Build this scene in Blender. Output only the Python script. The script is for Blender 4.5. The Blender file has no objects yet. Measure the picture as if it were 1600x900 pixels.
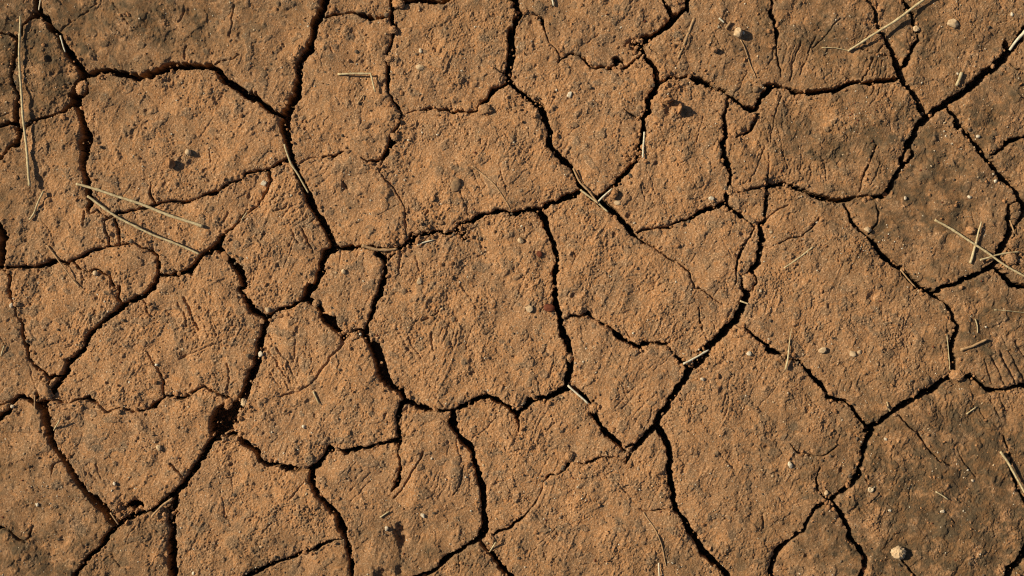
import bpy, math, random
import numpy as np
from mathutils import Vector, noise as mnoise

# ---------------------------------------------------------------- camera, light, exposure
S = bpy.context.scene
W, H_IMG, MM = 1600, 900, 0.001            # the patch of ground seen is 1.6 m x 0.9 m
cam = bpy.data.cameras.new('camera'); cam.lens = 50; cam.sensor_width = 36
cam.clip_start = 0.05; cam.clip_end = 200
cam_o = bpy.data.objects.new('camera', cam); S.collection.objects.link(cam_o)
cam_o.location = (0, 0, 1.6 * 50 / 36); S.camera = cam_o
ELEV, AZ = 34.0, -73.0                      # low sun from the left, a little from the top
world = bpy.data.worlds.new('World'); S.world = world; world.use_nodes = True
wn = world.node_tree.nodes; wl = world.node_tree.links
bg = wn['Background']; sky = wn.new('ShaderNodeTexSky'); sky.sky_type = 'NISHITA'
sky.sun_disc = False; sky.sun_elevation = math.radians(ELEV); sky.sun_rotation = math.radians(AZ)
wl.new(sky.outputs[0], bg.inputs[0]); bg.inputs[1].default_value = 0.05
sun = bpy.data.lights.new('sun', 'SUN'); sun.energy = 5.0; sun.angle = math.radians(0.5)
sun.color = (1.0, 0.89, 0.66)
sun_o = bpy.data.objects.new('sun', sun); S.collection.objects.link(sun_o)
sd = Vector((math.sin(math.radians(AZ)) * math.cos(math.radians(ELEV)),
             math.cos(math.radians(AZ)) * math.cos(math.radians(ELEV)), math.sin(math.radians(ELEV))))
sun_o.rotation_euler = sd.to_track_quat('Z', 'Y').to_euler()
S.view_settings.view_transform = 'Standard'; S.view_settings.look = 'None'
S.view_settings.exposure = 0.10; S.view_settings.gamma = 1.0
S.cycles.filter_width = 1.15; S.cycles.diffuse_bounces = 1
random.seed(7); RNG = np.random.default_rng(11)
C = S.collection

# ---------------------------------------------------------------- materials
def soil_material(name):
    m = bpy.data.materials.new(name); m.use_nodes = True
    n, l = m.node_tree.nodes, m.node_tree.links
    b = n['Principled BSDF']; b.inputs['Roughness'].default_value = 0.92
    b.inputs['Specular IOR Level'].default_value = 0.18
    geo = n.new('ShaderNodeNewGeometry')
    def noi(scale, detail, rough=0.6, dist=0.0):
        t = n.new('ShaderNodeTexNoise'); t.inputs['Scale'].default_value = scale
        t.inputs['Detail'].default_value = detail; t.inputs['Roughness'].default_value = rough
        t.inputs['Distortion'].default_value = dist
        l.new(geo.outputs['Position'], t.inputs['Vector']); return t.outputs['Fac']
    def rng(src, a, b_, c=0.0, d=1.0):
        r = n.new('ShaderNodeMapRange'); r.interpolation_type = 'SMOOTHSTEP'
        for k, v in enumerate((a, b_, c, d)): r.inputs[1 + k].default_value = v
        l.new(src, r.inputs[0]); return r.outputs[0]
    def mix(fac, A, B):
        x = n.new('ShaderNodeMix'); x.data_type = 'RGBA'
        if isinstance(fac, float): x.inputs[0].default_value = fac
        else: l.new(fac, x.inputs[0])
        for s, v in ((6, A), (7, B)):
            if isinstance(v, tuple): x.inputs[s].default_value = (*v, 1)
            else: l.new(v, x.inputs[s])
        return x.outputs[2]
    def att(name):
        a = n.new('ShaderNodeAttribute'); a.attribute_name = name; return a.outputs['Fac']
    def mul(a, k):
        x = n.new('ShaderNodeMath'); x.operation = 'MULTIPLY'; l.new(a, x.inputs[0])
        if isinstance(k, float): x.inputs[1].default_value = k
        else: l.new(k, x.inputs[1])
        return x.outputs[0]
    col = mix(rng(noi(11, 5, 0.65), 0.40, 0.60), (0.462, 0.234, 0.104), (0.375, 0.200, 0.097))
    col = mix(mul(rng(noi(34, 6, 0.72, 0.6), 0.48, 0.62), 0.6), col, (0.265, 0.165, 0.090))
    col = mix(mul(rng(noi(95, 5, 0.7), 0.53, 0.64), 0.75), col, (0.50, 0.232, 0.090))
    col = mix(mul(att('clod'), 0.75), col, (0.150, 0.115, 0.078))
    col = mix(mul(rng(noi(62, 6, 0.75), 0.59, 0.70), 0.6), col, (0.140, 0.105, 0.066))
    col = mix(mul(rng(noi(420, 3, 0.6), 0.54, 0.64), 0.75), col, (0.68, 0.43, 0.25))
    col = mix(mul(rng(noi(360, 3, 0.6), 0.57, 0.68), 0.6), col, (0.15, 0.090, 0.048))
    col = mix(mul(att('dark_soil_edge_shade'), 0.90), col, mix(rng(noi(60, 5, 0.7), 0.42, 0.64), (0.088, 0.064, 0.037), (0.205, 0.108, 0.047)))  # dark soil patches, with corner light falloff mixed into the base colour
    l.new(col, b.inputs['Base Color'])
    bu = n.new('ShaderNodeBump'); bu.inputs['Strength'].default_value = 0.9
    bu.inputs['Distance'].default_value = 0.0019
    l.new(noi(620, 4, 0.7), bu.inputs['Height']); l.new(bu.outputs[0], b.inputs['Normal'])
    return m
def simple_material(name, c1, c2, scale, rough=0.75, stretch=None, bump=0.0004):
    m = bpy.data.materials.new(name); m.use_nodes = True
    n, l = m.node_tree.nodes, m.node_tree.links
    b = n['Principled BSDF']; b.inputs['Roughness'].default_value = rough
    b.inputs['Specular IOR Level'].default_value = 0.15
    tc = n.new('ShaderNodeNewGeometry')
    t = n.new('ShaderNodeTexNoise'); t.inputs['Scale'].default_value = scale; t.inputs['Detail'].default_value = 4
    l.new(tc.outputs['Position'], t.inputs['Vector'])
    r = n.new('ShaderNodeValToRGB'); r.color_ramp.elements[0].position = 0.35; r.color_ramp.elements[1].position = 0.66
    r.color_ramp.elements[0].color = (*c1, 1); r.color_ramp.elements[1].color = (*c2, 1)
    l.new(t.outputs['Fac'], r.inputs[0]); l.new(r.outputs[0], b.inputs['Base Color'])
    bu = n.new('ShaderNodeBump'); bu.inputs['Strength'].default_value = 0.6; bu.inputs['Distance'].default_value = bump
    l.new(t.outputs['Fac'], bu.inputs['Height']); l.new(bu.outputs[0], b.inputs['Normal'])
    return m
M = {}
M['soil'] = soil_material('dry_soil')
M['straw'] = simple_material('dry_straw', (0.40, 0.30, 0.16), (0.62, 0.50, 0.30), 260)
M['pale'] = simple_material('bleached_straw', (0.52, 0.45, 0.32), (0.74, 0.66, 0.50), 260)
M['brown'] = simple_material('brown_stem', (0.32, 0.19, 0.095), (0.52, 0.33, 0.175), 300)
M['white_stone'] = simple_material('white_quartz', (0.50, 0.38, 0.26), (0.74, 0.65, 0.50), 300, 0.6)
M['tan_stone'] = simple_material('tan_stone', (0.45, 0.30, 0.17), (0.62, 0.45, 0.28), 260)
M['grey_stone'] = simple_material('grey_brown_stone', (0.085, 0.062, 0.042), (0.20, 0.135, 0.085), 200)
M['red_stone'] = simple_material('red_stone', (0.10, 0.028, 0.014), (0.20, 0.062, 0.030), 220)
M['clod'] = simple_material('soil_clod', (0.22, 0.105, 0.046), (0.45, 0.23, 0.105), 230, 0.95, bump=0.001)
M['oval'] = simple_material('dusty_stone', (0.17, 0.11, 0.062), (0.34, 0.20, 0.105), 240, 0.9, bump=0.001)
M['shell'] = simple_material('shell', (0.50, 0.36, 0.22), (0.66, 0.53, 0.36), 400, 0.5)

# ---------------------------------------------------------------- noise helpers
def vnoise(x, y, seed):                       # gradient noise, about -1..1
    xi = np.floor(x).astype(np.int64); yi = np.floor(y).astype(np.int64)
    fx = (x - xi).astype(np.float32); fy = (y - yi).astype(np.float32)
    u = fx * fx * fx * (fx * (fx * 6 - 15) + 10); v = fy * fy * fy * (fy * (fy * 6 - 15) + 10)
    tab = np.random.default_rng(seed).random(65536).astype(np.float32) * 2 * np.pi
    cs, sn = np.cos(tab), np.sin(tab)
    def g(a, b, dx, dy):
        h = ((a * 374761393 + b * 668265263) ^ (a * b * 1274126177 >> 7)) & 65535
        return cs[h] * dx + sn[h] * dy
    n00 = g(xi, yi, fx, fy); n10 = g(xi + 1, yi, fx - 1, fy)
    n01 = g(xi, yi + 1, fx, fy - 1); n11 = g(xi + 1, yi + 1, fx - 1, fy - 1)
    a = n00 + u * (n10 - n00); b = n01 + u * (n11 - n01)
    return (a + v * (b - a)) * 1.5
def sstep(a, b, x):
    t = np.clip((x - a) / (b - a), 0, 1); return t * t * (3 - 2 * t)

# ---------------------------------------------------------------- cracks, traced by hand: row, column of the 400 x 225 mm tile, then x,y,width in quarter millimetres
CR = """
00|228,-10,36 238,40,40 245,85,36 290,125,30 325,185,34 370,220,30 400,285,26 440,345,34 480,400,38 530,465,42
00|245,80,24 205,90,18 170,125,18 140,155,16 125,215,14 100,240,14 60,212,10 25,210,10 0,205,10 -300,190,14
00|115,240,16 95,300,16 85,370,14 72,470,14 80,525,12 105,590,14 100,650,18 90,720,24 95,780,30 105,830,26 100,910,24
00|85,765,20 40,775,16 15,785,14 -40,800,10 -300,820,12
00|105,820,24 150,795,16 180,775,16 260,740,16 320,715,14 395,700,14 435,665,20 465,620,40
00|530,470,36 580,460,34 640,445,26 700,440,28 760,455,36 810,475,30 870,480,28 950,465,34 1010,440,44 1075,415,40 1140,410,36 1220,415,32 1310,405,20 1345,430,24 1380,475,38 1430,520,34 1490,550,40 1550,590,44 1600,610,50
00|530,480,30 475,530,30 460,590,50 490,650,44 505,710,36 520,770,40 535,830,50 545,880,56 540,910,50
00|530,490,10 545,530,12 540,580,12 500,610,20
00|1345,400,10 1390,385,7 1440,370,6 1500,340,6
01|425,-260,34 430,-10,40 430,60,30 405,85,50 375,150,40 355,240,36 330,310,44 290,370,36 268,430,32 262,520,36 250,600,44 215,660,56 190,720,50 180,790,56 195,850,46 205,910,30
01|0,600,44 40,645,30 90,685,24 140,715,26 180,735,30
01|430,110,14 480,95,14 540,82,12 600,75,12 660,90,16 700,105,26 740,122,22 780,108,12 850,100,12
01|840,-280,26 850,-10,34 855,60,14 850,120,20 860,180,18 850,240,10 835,300,12 815,370,12 825,430,18 825,510,20 820,570,10 850,620,12 885,670,14 905,720,13 890,780,9 860,830,13 850,890,22 840,910,20
01|855,50,24 900,20,36 960,5,20 1050,-5,30 1100,5,30 1150,10,22 1230,-10,14 1320,-280,16
01|1595,180,20 1600,250,40 1590,330,36 1590,410,26 1570,450,20 1580,500,36 1605,525,24
01|1575,515,24 1530,545,18 1490,560,24 1455,605,16 1410,655,18 1380,690,12 1310,695,12 1250,700,16 1190,685,12 1140,690,10 1080,675,12 1020,690,8 960,700,5 905,720,5
01|1455,395,4 1500,425,6 1545,455,8
02|-20,-280,24 10,-10,34 35,45,36 50,90,26 20,130,24 12,200,18 8,280,16 12,350,22 5,410,14 -5,470,14
02|5,525,20 40,570,22 90,605,28 140,630,26 180,660,28 200,705,36 215,760,26 235,820,24 235,880,20 240,910,16
02|45,90,6 100,92,6 150,95,8 190,130,20 200,190,8 230,260,6 275,305,6 305,345,10 290,385,8
02|290,380,8 330,355,12 370,338,12 430,345,12 470,390,12 520,430,12 570,420,14 620,425,14 660,400,22 655,370,24 700,385,14
02|660,425,10 700,428,12 740,410,14 770,380,12 815,340,14
02|900,-280,12 940,-10,14 965,35,16 1000,90,22
02|1130,-280,26 1105,-10,26 1095,50,28 1050,85,24 1010,115,28 980,155,24 930,195,26 880,230,24 820,250,44 790,275,50 820,310,30 830,360,24 860,385,24 895,415,28 905,460,24 910,510,28 895,570,28 860,620,28 855,690,28 820,740,26 825,800,26 820,860,26 825,910,24
02|700,680,6 750,715,8 810,750,10
02|910,510,14 960,510,14 1000,485,20 1040,490,10 1100,475,20 1130,490,30 1180,500,26 1230,525,26 1290,555,18 1340,580,18 1390,620,18 1440,665,18 1490,690,20 1540,680,24 1555,620,24 1570,590,28 1605,560,36
02|1355,600,14 1345,660,12 1328,750,16 1338,830,24 1330,910,24
02|1540,690,14 1520,760,14 1495,810,16 1450,840,12 1400,858,7 1355,845,6
02|860,290,8 910,330,8
03|-5,540,30 30,540,26 70,540,18 110,545,14 160,575,22 220,583,18 280,578,22 350,565,22 420,570,22 480,535,24 540,515,22 600,515,20 660,515,22 720,505,22 800,500,24
03|20,-280,10 25,-10,12 20,80,16 40,150,20 65,210,20 55,280,10 60,370,8 75,430,8 80,480,6
03|600,-280,10 620,0,8 650,20,10 675,60,18 675,120,12 700,190,14 740,245,20 775,310,22 800,370,30 825,430,50 840,490,46 870,540,36 920,600,32 940,650,32 970,700,44 985,730,40
03|820,-280,14 850,-10,14 880,50,24 910,100,22 920,150,18 935,190,14 940,240,16 910,300,16 885,350,16 865,400,24 840,440,18
03|1800,-20,30 1680,100,30 1610,180,30 1590,230,40 1550,290,36 1500,320,44 1480,370,46 1420,420,38 1350,465,42 1300,520,38 1230,565,36 1180,610,32 1100,655,32 1050,690,32 1000,735,34 940,780,32 920,840,34 880,910,34
03|1495,270,30 1495,320,40
03|1125,660,20 1165,720,26 1185,780,34 1230,820,28 1280,870,30 1310,910,34
03|1480,890,14 1520,880,20 1560,870,18 1610,855,16 1850,800,20
03|1515,395,6 1560,430,8 1600,450,8
03|580,305,6 650,330,6 720,345,6 770,350,6
10|95,-10,24 70,10,18 30,50,14 0,90,12 -300,180,12
10|520,-10,70 530,50,50 520,110,30 530,180,20 545,240,24 555,300,24 565,370,36 550,410,16 570,440,6 615,410,6
10|1610,172,12 1540,190,14 1500,225,12 1430,238,12 1390,275,14 1340,305,18 1280,320,14 1220,345,12 1150,358,14 1080,355,12 1030,372,10 960,385,14 870,405,10 800,425,14 740,430,14 690,455,8 640,440,8 615,410,8
10|965,370,14 940,300,10 940,240,8
10|690,450,8 655,475,8 650,490,8 660,550,8 685,590,8 685,630,8
10|720,470,14 740,530,16 745,590,16 750,625,10
10|750,632,8 685,635,12 640,650,12 590,660,14 540,690,18 500,710,14 450,725,14 420,745,16
10|750,630,8 800,625,10 850,628,8 900,655,8 950,670,12 985,700,14 990,750,16 985,820,20 975,870,30 960,910,26
10|-300,760,20 0,770,20 60,772,14 130,765,16 200,772,14 260,760,18 310,735,26 350,735,14 420,745,16
10|-20,500,40 20,580,50 10,650,40 15,720,40 10,770,30
10|20,785,14 60,830,14 50,900,14
10|450,735,10 500,780,10 550,805,10 600,790,12 640,800,12 690,820,12 700,870,14 715,905,10
10|985,820,14 1060,818,16 1120,815,24 1180,790,36 1225,740,18 1260,690,18 1310,675,22 1350,640,24 1370,600,30 1420,560,14 1470,510,10 1520,450,10 1560,420,7 1605,390,7
10|1360,655,24 1400,690,16 1440,730,34 1490,780,44 1515,840,34 1530,890,24 1500,912,24
11|0,165,12 60,165,16 110,140,16 160,115,20 210,95,24
11|85,170,12 90,230,12 60,300,12 30,360,10 5,390,8
11|205,-10,30 215,60,24 240,130,20 265,190,22 290,250,30 320,310,40 345,370,46 380,430,30 420,495,30 455,560,34 475,610,38 480,650,36 440,670,34 415,730,26 405,800,34 385,860,30 345,915,36
11|500,650,24 560,648,20 620,648,18 680,640,20 740,650,20 800,655,18 870,655,18 920,640,24 970,610,40 980,570,36 1040,555,20 1110,550,22 1180,552,18 1250,545,20 1275,510,30 1320,485,20 1380,462,24 1430,435,16 1470,435,12 1500,420,20 1560,422,22 1600,425,16
11|1280,520,34 1300,590,30
11|760,680,24 800,720,30 815,760,18 800,820,18 785,880,22 780,910,20
11|870,665,16 830,720,14
11|850,-10,34 820,55,24 790,95,14 740,110,14 700,115,10 660,80,6
11|270,125,5 330,90,6 380,85,6 420,82,8 480,78,12 520,60,12 550,50,6
11|790,100,6 775,170,6 810,220,6 870,280,6 915,360,6 935,440,8 940,560,8
11|1285,300,5 1300,370,5 1330,440,5
11|1380,550,5 1410,640,5
12|-5,430,20 50,420,20 110,408,20 180,405,20 240,375,26 290,350,24 350,325,24 400,312,24 425,290,20
12|235,-5,24 270,50,22 320,95,30 370,145,26 400,200,20 430,260,22 480,320,26 540,350,26 590,385,34 640,420,24 680,470,28 730,530,22 780,575,16 830,620,10 900,655,9 960,700,9 1040,740,9 1100,790,9 1120,850,9 1150,905,9
12|820,-5,22 790,50,26 780,110,16 745,150,16 720,180,20 670,220,28 640,260,16 600,290,20 560,320,24
12|190,405,20 195,440,34 215,500,26 240,570,24 265,630,22 285,700,22 280,780,22 268,850,22 270,910,22
12|790,550,10 850,530,12 920,528,10 980,520,14 1030,490,14 1100,475,14 1160,435,20 1220,405,22 1280,395,18 1340,365,20
12|1325,-10,24 1325,80,22 1355,150,24 1375,200,20 1360,260,22 1345,320,24 1345,370,22 1380,410,20 1430,440,20 1470,480,12 1520,525,7
12|1520,530,8 1480,590,10 1440,660,12 1415,730,12 1400,800,10 1400,880,5
12|1598,200,10 1590,300,16 1590,400,18 1580,480,14 1550,510,20 1560,580,22 1555,640,22 1550,700,26 1530,760,28 1495,790,18 1520,820,12 1530,860,12 1500,905,16
12|1480,800,8 1440,830,16 1440,890,22 1455,915,24
12|1390,295,5 1480,285,10 1540,272,14 1610,265,16
12|1570,635,6 1605,640,8
13|-5,265,22 50,255,20 110,250,18 170,265,18 220,285,18 280,315,20 350,340,26 420,345,18 480,350,20 530,338,16 580,325,9 640,330,10 700,330,24 745,305,28 770,250,28 800,190,24 830,140,24 845,60,14 865,0,20 880,-10,24
13|895,-5,16 905,60,16 870,120,16 835,150,20
13|665,10,8 640,90,10 605,170,10 590,240,8 570,300,6
13|480,370,10 515,430,16 535,490,16 580,545,16 630,590,16 680,640,24 720,700,30 780,745,24 830,780,26 870,830,22 930,880,30 975,915,30
13|680,380,6 695,430,8 680,500,8 640,545,8 625,560,8
13|5,650,5 60,630,6 130,590,7 210,575,7 270,530,7 305,490,12 325,455,4
13|1290,-10,24 1340,50,30 1380,110,30 1440,180,30 1500,235,26 1550,280,30 1570,340,34 1605,380,30 1850,560,30
13|1500,-5,14 1450,40,14 1385,80,14
13|1560,350,8 1505,385,10 1505,450,20 1520,520,26 1500,580,34 1470,640,44 1440,690,30 1430,740,30 1400,770,26 1340,790,26 1270,830,24 1180,870,24 1070,902,24
13|1600,390,20 1595,430,20 1580,470,20 1550,520,12 1540,580,10 1515,600,10
13|1430,780,20 1480,830,24 1530,880,26 1600,890,24 1850,930,22
13|1500,640,14 1540,690,12 1560,750,12 1500,755,8 1450,740,12
20|50,0,14 60,60,12 95,110,10 90,170,9 125,200,10 130,260,14 150,320,16 165,380,16 175,440,14 220,490,14 270,530,14 300,570,10 300,600,10 250,640,12 225,680,16
20|300,565,16 350,550,22 380,550,16
20|960,-10,30 900,45,24 820,85,24 770,115,26 720,155,28 660,200,24 600,250,20 550,300,26 520,370,24 480,410,26 420,470,22 395,540,26 350,600,32 320,660,34 270,720,40 280,780,40 300,850,46 310,910,40
20|740,-5,12 740,60,12 770,100,14
20|890,65,10 915,110,10 920,170,6
20|915,400,6 945,450,6 980,500,8 1000,550,10 1020,600,12 1010,650,12 1020,680,10
20|-300,1000,26 0,815,26 60,760,18 80,720,24 120,685,20 180,692,22 220,715,20 250,740,30
20|-300,730,8 0,730,8 50,715,8 80,705,10
20|330,700,8 360,705,10 430,720,8 490,700,10 550,685,18 590,715,12 640,750,8 680,770,8 740,752,10 800,760,10 850,770,10 920,762,10 960,740,20 1000,700,10 1030,675,14 1080,680,14 1140,690,16 1190,665,10 1240,635,10 1280,618,12 1320,640,12 1380,675,12 1430,690,14
20|1620,380,30 1610,440,36 1600,480,34 1570,540,44 1545,600,44 1530,660,40 1500,730,60 1445,760,90 1410,790,130 1370,850,120 1345,885,60 1440,840,90 1400,800,120 1340,910,50 1360,940,40
20|1500,10,26 1540,80,30 1580,140,30 1610,165,30
21|20,360,34 35,290,34 55,220,36 60,190,36 20,165,34 0,140,26
21|60,185,20 110,160,14 160,130,16 220,110,16 280,80,16 320,45,40 335,-5,50
21|335,70,30 390,120,24 420,180,30 470,210,60 500,260,34 550,305,24 590,285,14 640,262,14 680,270,20
21|785,-5,26 780,35,30 740,80,26 725,140,22 720,190,20 690,240,20 675,290,30 700,325,26 740,370,50 770,430,60 785,500,66 800,560,60 840,610,30 900,645,30 925,690,30
21|925,710,26 980,715,26 1040,750,28 1100,765,16 1170,768,14 1240,765,16 1290,740,20 1350,715,20 1400,685,22 1440,680,22 1500,700,20 1550,730,18 1600,750,20
21|905,720,20 890,780,20 885,850,16 885,910,16
21|1230,780,30 1225,840,44 1250,900,30
21|1130,680,6 1185,750,6
22|268,-10,22 262,60,18 280,120,28 300,200,26 320,290,34 350,340,30 365,410,26 370,470,30 350,540,34 345,610,26
22|0,760,24 40,785,20 80,740,26 120,695,26 170,690,18 210,700,24 260,665,26 310,640,28 350,630,26
22|30,790,20 40,850,10 45,900,8
22|350,605,12 370,620,12 420,650,14 470,690,24 500,730,14 510,790,22 550,850,20 600,905,22
22|510,700,10 525,760,8
22|320,210,10 365,175,14 440,178,12 480,155,16 515,190,10 560,220,12 620,255,14 660,290,26 700,325,18 750,350,18 800,380,20 820,350,20 880,345,12 960,355,16 990,390,10 1030,430,12 1065,465,20
22|700,250,6 740,310,6
22|1485,-10,40 1470,60,34 1440,120,36 1410,200,40 1350,250,36 1290,310,36 1235,370,40 1180,430,60 1120,500,36 1090,560,30 1040,630,32 990,700,34 940,780,34 890,850,36 870,900,36
22|1065,455,24 1090,490,20 1150,480,30
22|1410,230,10 1450,250,10 1500,285,14 1550,330,18 1605,368,20
22|1150,0,9 1180,5,8 1240,45,6 1310,105,6
22|900,860,24 930,905,26
22|1170,120,10 1170,180,8 1185,250,8
23|0,385,22 40,400,20 100,420,16 150,450,10 190,455,16 230,490,16 270,540,20 310,580,22 350,620,18 380,680,20 420,695,16 480,710,16 530,750,18 580,810,20 630,885,20
23|620,890,24 680,850,24 740,800,30 800,760,34 850,720,32 910,700,26 970,660,32 1040,625,38 1080,590,30 1140,560,24 1165,525,20
23|1010,20,22 1060,50,20 1100,90,14 1135,140,18 1165,200,16 1185,240,20 1165,310,26 1150,380,24 1155,460,26 1165,520,24 1200,550,16
23|1130,430,8 1140,500,10
23|1050,30,20 1085,-5,20
23|940,-5,10 1010,15,10
23|1200,550,20 1260,550,24 1320,580,18 1370,630,18 1420,640,18 1480,635,18 1550,625,18 1610,610,20 1850,560,20
23|820,800,9 860,840,9 900,880,8 940,905,8
30|315,-10,36 320,50,34 350,110,24 400,170,30 440,240,30 490,310,28 540,380,30 610,440,46 660,490,54 700,550,30 720,590,24 690,630,24 650,690,30 610,740,20 550,780,30 510,840,24 470,900,26 400,1180,26
30|730,580,24 790,545,20 850,515,20 910,500,14 960,490,20 1010,450,20 1060,400,34 1120,350,26 1160,320,30 1200,260,26 1240,200,30 1270,130,28 1310,80,26 1350,30,28 1370,-10,40
30|790,470,20 830,455,50 870,460,40
30|1100,390,24 1070,480,44 1065,560,44 1075,620,40 1072,700,46 1070,800,50 1065,840,50 1080,905,40 1100,1180,30
30|1370,10,20 1430,20,30 1490,20,20 1540,70,30 1610,125,30
30|380,180,7 330,210,7 315,280,6
30|-60,600,16 0,600,16 50,620,12 100,660,9 150,692,9 185,650,10 200,580,5
30|1065,200,8 1110,240,8 1145,275,8 1145,310,8
31|0,130,20 20,170,24 70,205,24 140,205,20 200,225,30 270,235,20 340,228,16 390,205,24 420,150,20 460,105,30 500,110,10 560,118,20 620,108,22 700,95,18 770,75,18 840,62,18 890,50,20 900,30,24 890,-10,16
31|895,55,20 885,110,8 895,160,8 900,240,12 875,330,24 850,370,8
31|345,240,24 350,310,30 380,380,30 440,450,28 510,520,20 530,600,40 560,660,26 580,740,22 600,820,22 605,910,26 620,1180,26
31|560,660,14 480,680,10 430,695,14 380,715,24 340,745,12 290,745,14 240,775,16 160,805,16 70,835,16 30,865,20 -5,880,24 -60,900,24 -160,1180,24
31|1250,-10,30 1300,60,28 1345,110,28 1365,180,24 1385,270,30 1415,350,28 1425,430,32 1425,510,24 1435,580,34 1420,640,44 1380,685,20 1310,710,18 1270,750,20 1200,790,24 1130,850,22 1080,885,24 1000,912,24 800,1180,24
31|1400,690,14 1460,740,12 1490,780,28 1540,840,24 1590,900,24 1700,1180,24
31|1270,770,6 1270,880,6
32|870,-10,24 820,40,26 780,85,20 750,130,10 715,190,12
32|580,-10,24 620,30,24 670,70,24 700,110,14 740,130,8
32|720,90,10 760,80,14
32|715,190,8 660,170,8 610,165,8 560,160,12 500,185,14 460,205,10 420,200,6 380,195,6 350,205,16 320,245,12 280,262,6 240,265,16 200,320,6 150,450,7 90,510,8 40,560,20 0,590,14 -60,620,12 -150,660,14
32|925,-10,30 960,40,30 985,110,26 990,200,26 990,280,30 1005,370,34 1015,450,28 1050,520,24 1090,580,28 1120,630,30 1170,690,28 1200,760,40 1250,800,26 1300,840,22 1340,900,28 1460,1180,28
32|1000,470,7 940,492,8 880,497,8 830,500,7 790,490,5
33|660,-10,30 630,50,28 605,120,28 585,200,26 575,270,28 530,320,22 480,360,22 430,395,20 400,430,30 350,440,20 290,490,22 255,550,16 230,610,18 180,645,18 120,690,20 70,750,22 35,810,24 20,900,28 -60,1180,28
33|400,440,30 440,490,24 480,550,26 515,610,22 515,670,26 560,710,28 600,780,28 600,840,24 580,910,28 540,1180,28
33|140,75,7 200,130,8 260,150,8 340,155,8 380,135,8 430,90,6 450,20,6
33|325,230,8 300,310,10 320,370,12 350,420,14
33|1480,20,8 1500,90,10 1510,180,12 1540,280,16 1590,410,14 1850,700,14
33|1850,500,40 1610,740,46 1560,820,36 1510,860,40 1490,910,40 1400,1180,36
33|840,800,10 880,855,10 920,905,10 950,1000,10
33|930,0,8 1000,100,9 1060,170,9 1140,210,8
33|590,270,7 615,310,6
"""
# shallow furrows and scratches pressed into the mud when wet: tile | x,y,width ... | depth in mm
GR = """
20|1150,60,22 1190,150,24 1240,265,14|3.5
20|1110,90,20 1150,160,22 1165,240,14|2.5
20|1120,440,30 1170,420,20 1220,400,8 1280,375,6 1350,350,5 1430,360,4|2.5
20|1420,480,14 1432,560,20 1425,620,24|3
21|60,380,16 130,460,20 190,560,12|3
21|130,380,14 190,450,14 230,540,10|3
21|245,320,10 240,400,10 230,460,8|2
21|150,680,10 270,650,14 350,600,14 420,500,16 500,400,14 560,340,8|3.5
21|1040,200,12 1140,150,12|3
21|1090,280,16 1110,390,12|3
21|1210,300,10 1230,370,14|2
21|880,240,20 920,330,16 990,430,12|2
21|960,330,10 1030,440,12|2
31|1045,120,10 1000,220,14 930,330,16 870,410,8|4
31|1300,210,6 1270,330,12 1240,400,8|3
31|1060,350,8 1130,390,8|2
32|1575,510,12 1570,600,18|3
32|1290,120,8 1330,170,8 1390,230,8|2
22|880,740,10 860,830,10 820,890,8|2
22|150,560,10 180,670,10|2
13|350,130,8 370,230,8|2.5
13|0,460,10 60,410,12 130,380,8|3
13|10,60,10 0,250,10|2.5
13|90,40,8 130,150,8|2
13|700,120,8 640,260,8|2
13|1270,430,12 1290,500,8|1.5
12|1590,10,8 1540,120,8 1490,240,8|2.5
12|800,260,8 830,350,8|2
03|210,260,10 160,400,10 140,500,8|3
03|260,330,10 200,460,10|2.5
03|300,230,8 250,330,8|2
03|450,120,8 330,250,8 290,300,6|3
03|660,360,8 620,450,12 590,500,10|4
03|690,370,6 650,470,6|2
03|720,380,6 690,480,6|2
03|750,390,6 730,480,6|2
03|440,440,6 520,490,6|2
03|90,610,8 40,720,8 20,880,8|2.5
03|1440,140,6 1500,130,8|2
03|740,270,12 690,330,8|3.5
03|700,540,6 680,600,6|2.5
03|660,540,6 640,590,6|2.5
11|220,540,16 270,620,20|3
11|290,540,14 330,620,16 360,680,10|4
11|540,240,24 580,290,20|4
11|110,420,12 200,400,10|2.5
11|990,700,12 1020,800,12|2.5
11|910,690,20 890,800,20|3
11|1080,410,14 1060,440,14|3.5
23|1510,400,26 1560,500,24 1610,590,18|3
23|1455,400,24 1500,500,26 1550,600,16|3.2
23|1395,420,22 1440,520,22 1480,610,14|3
23|1350,450,14 1380,540,18 1400,600,12|2.5
23|1550,330,22 1610,440,22|3
23|1330,750,10 1390,860,10|3
23|1400,700,10 1440,800,10|2.5
23|1460,700,8 1490,760,8|2.5
33|560,450,24 500,500,26|3
33|700,380,8 640,450,8|2
33|890,340,6 880,430,6|2.5
33|1190,110,6 1240,200,8 1310,290,6|2.5
33|770,60,6 770,190,6|2
01|470,300,16 480,330,16|2
00|600,20,8 500,100,8 370,200,6|2
00|700,20,8 780,110,8 830,180,8|2
00|1150,60,8 1110,140,10|2.5
00|1460,20,8 1450,110,10 1440,230,6|2.5
00|1160,280,14 1150,370,12|2.5
02|520,830,6 540,890,6|2
02|330,870,6 420,780,6|1.5
30|560,260,8 620,320,10|2.5
30|600,200,6 640,300,8|2.5
30|1440,240,8 1450,350,6|1.5
30|690,770,6 750,850,6|2.5
31|200,430,8 300,320,10|2.5
31|30,660,6 100,560,6|1.5
10|1420,430,16 1380,500,12|2.5
10|530,420,14 520,510,10|3.5
10|1310,30,6 1320,130,6|2
"""
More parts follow.
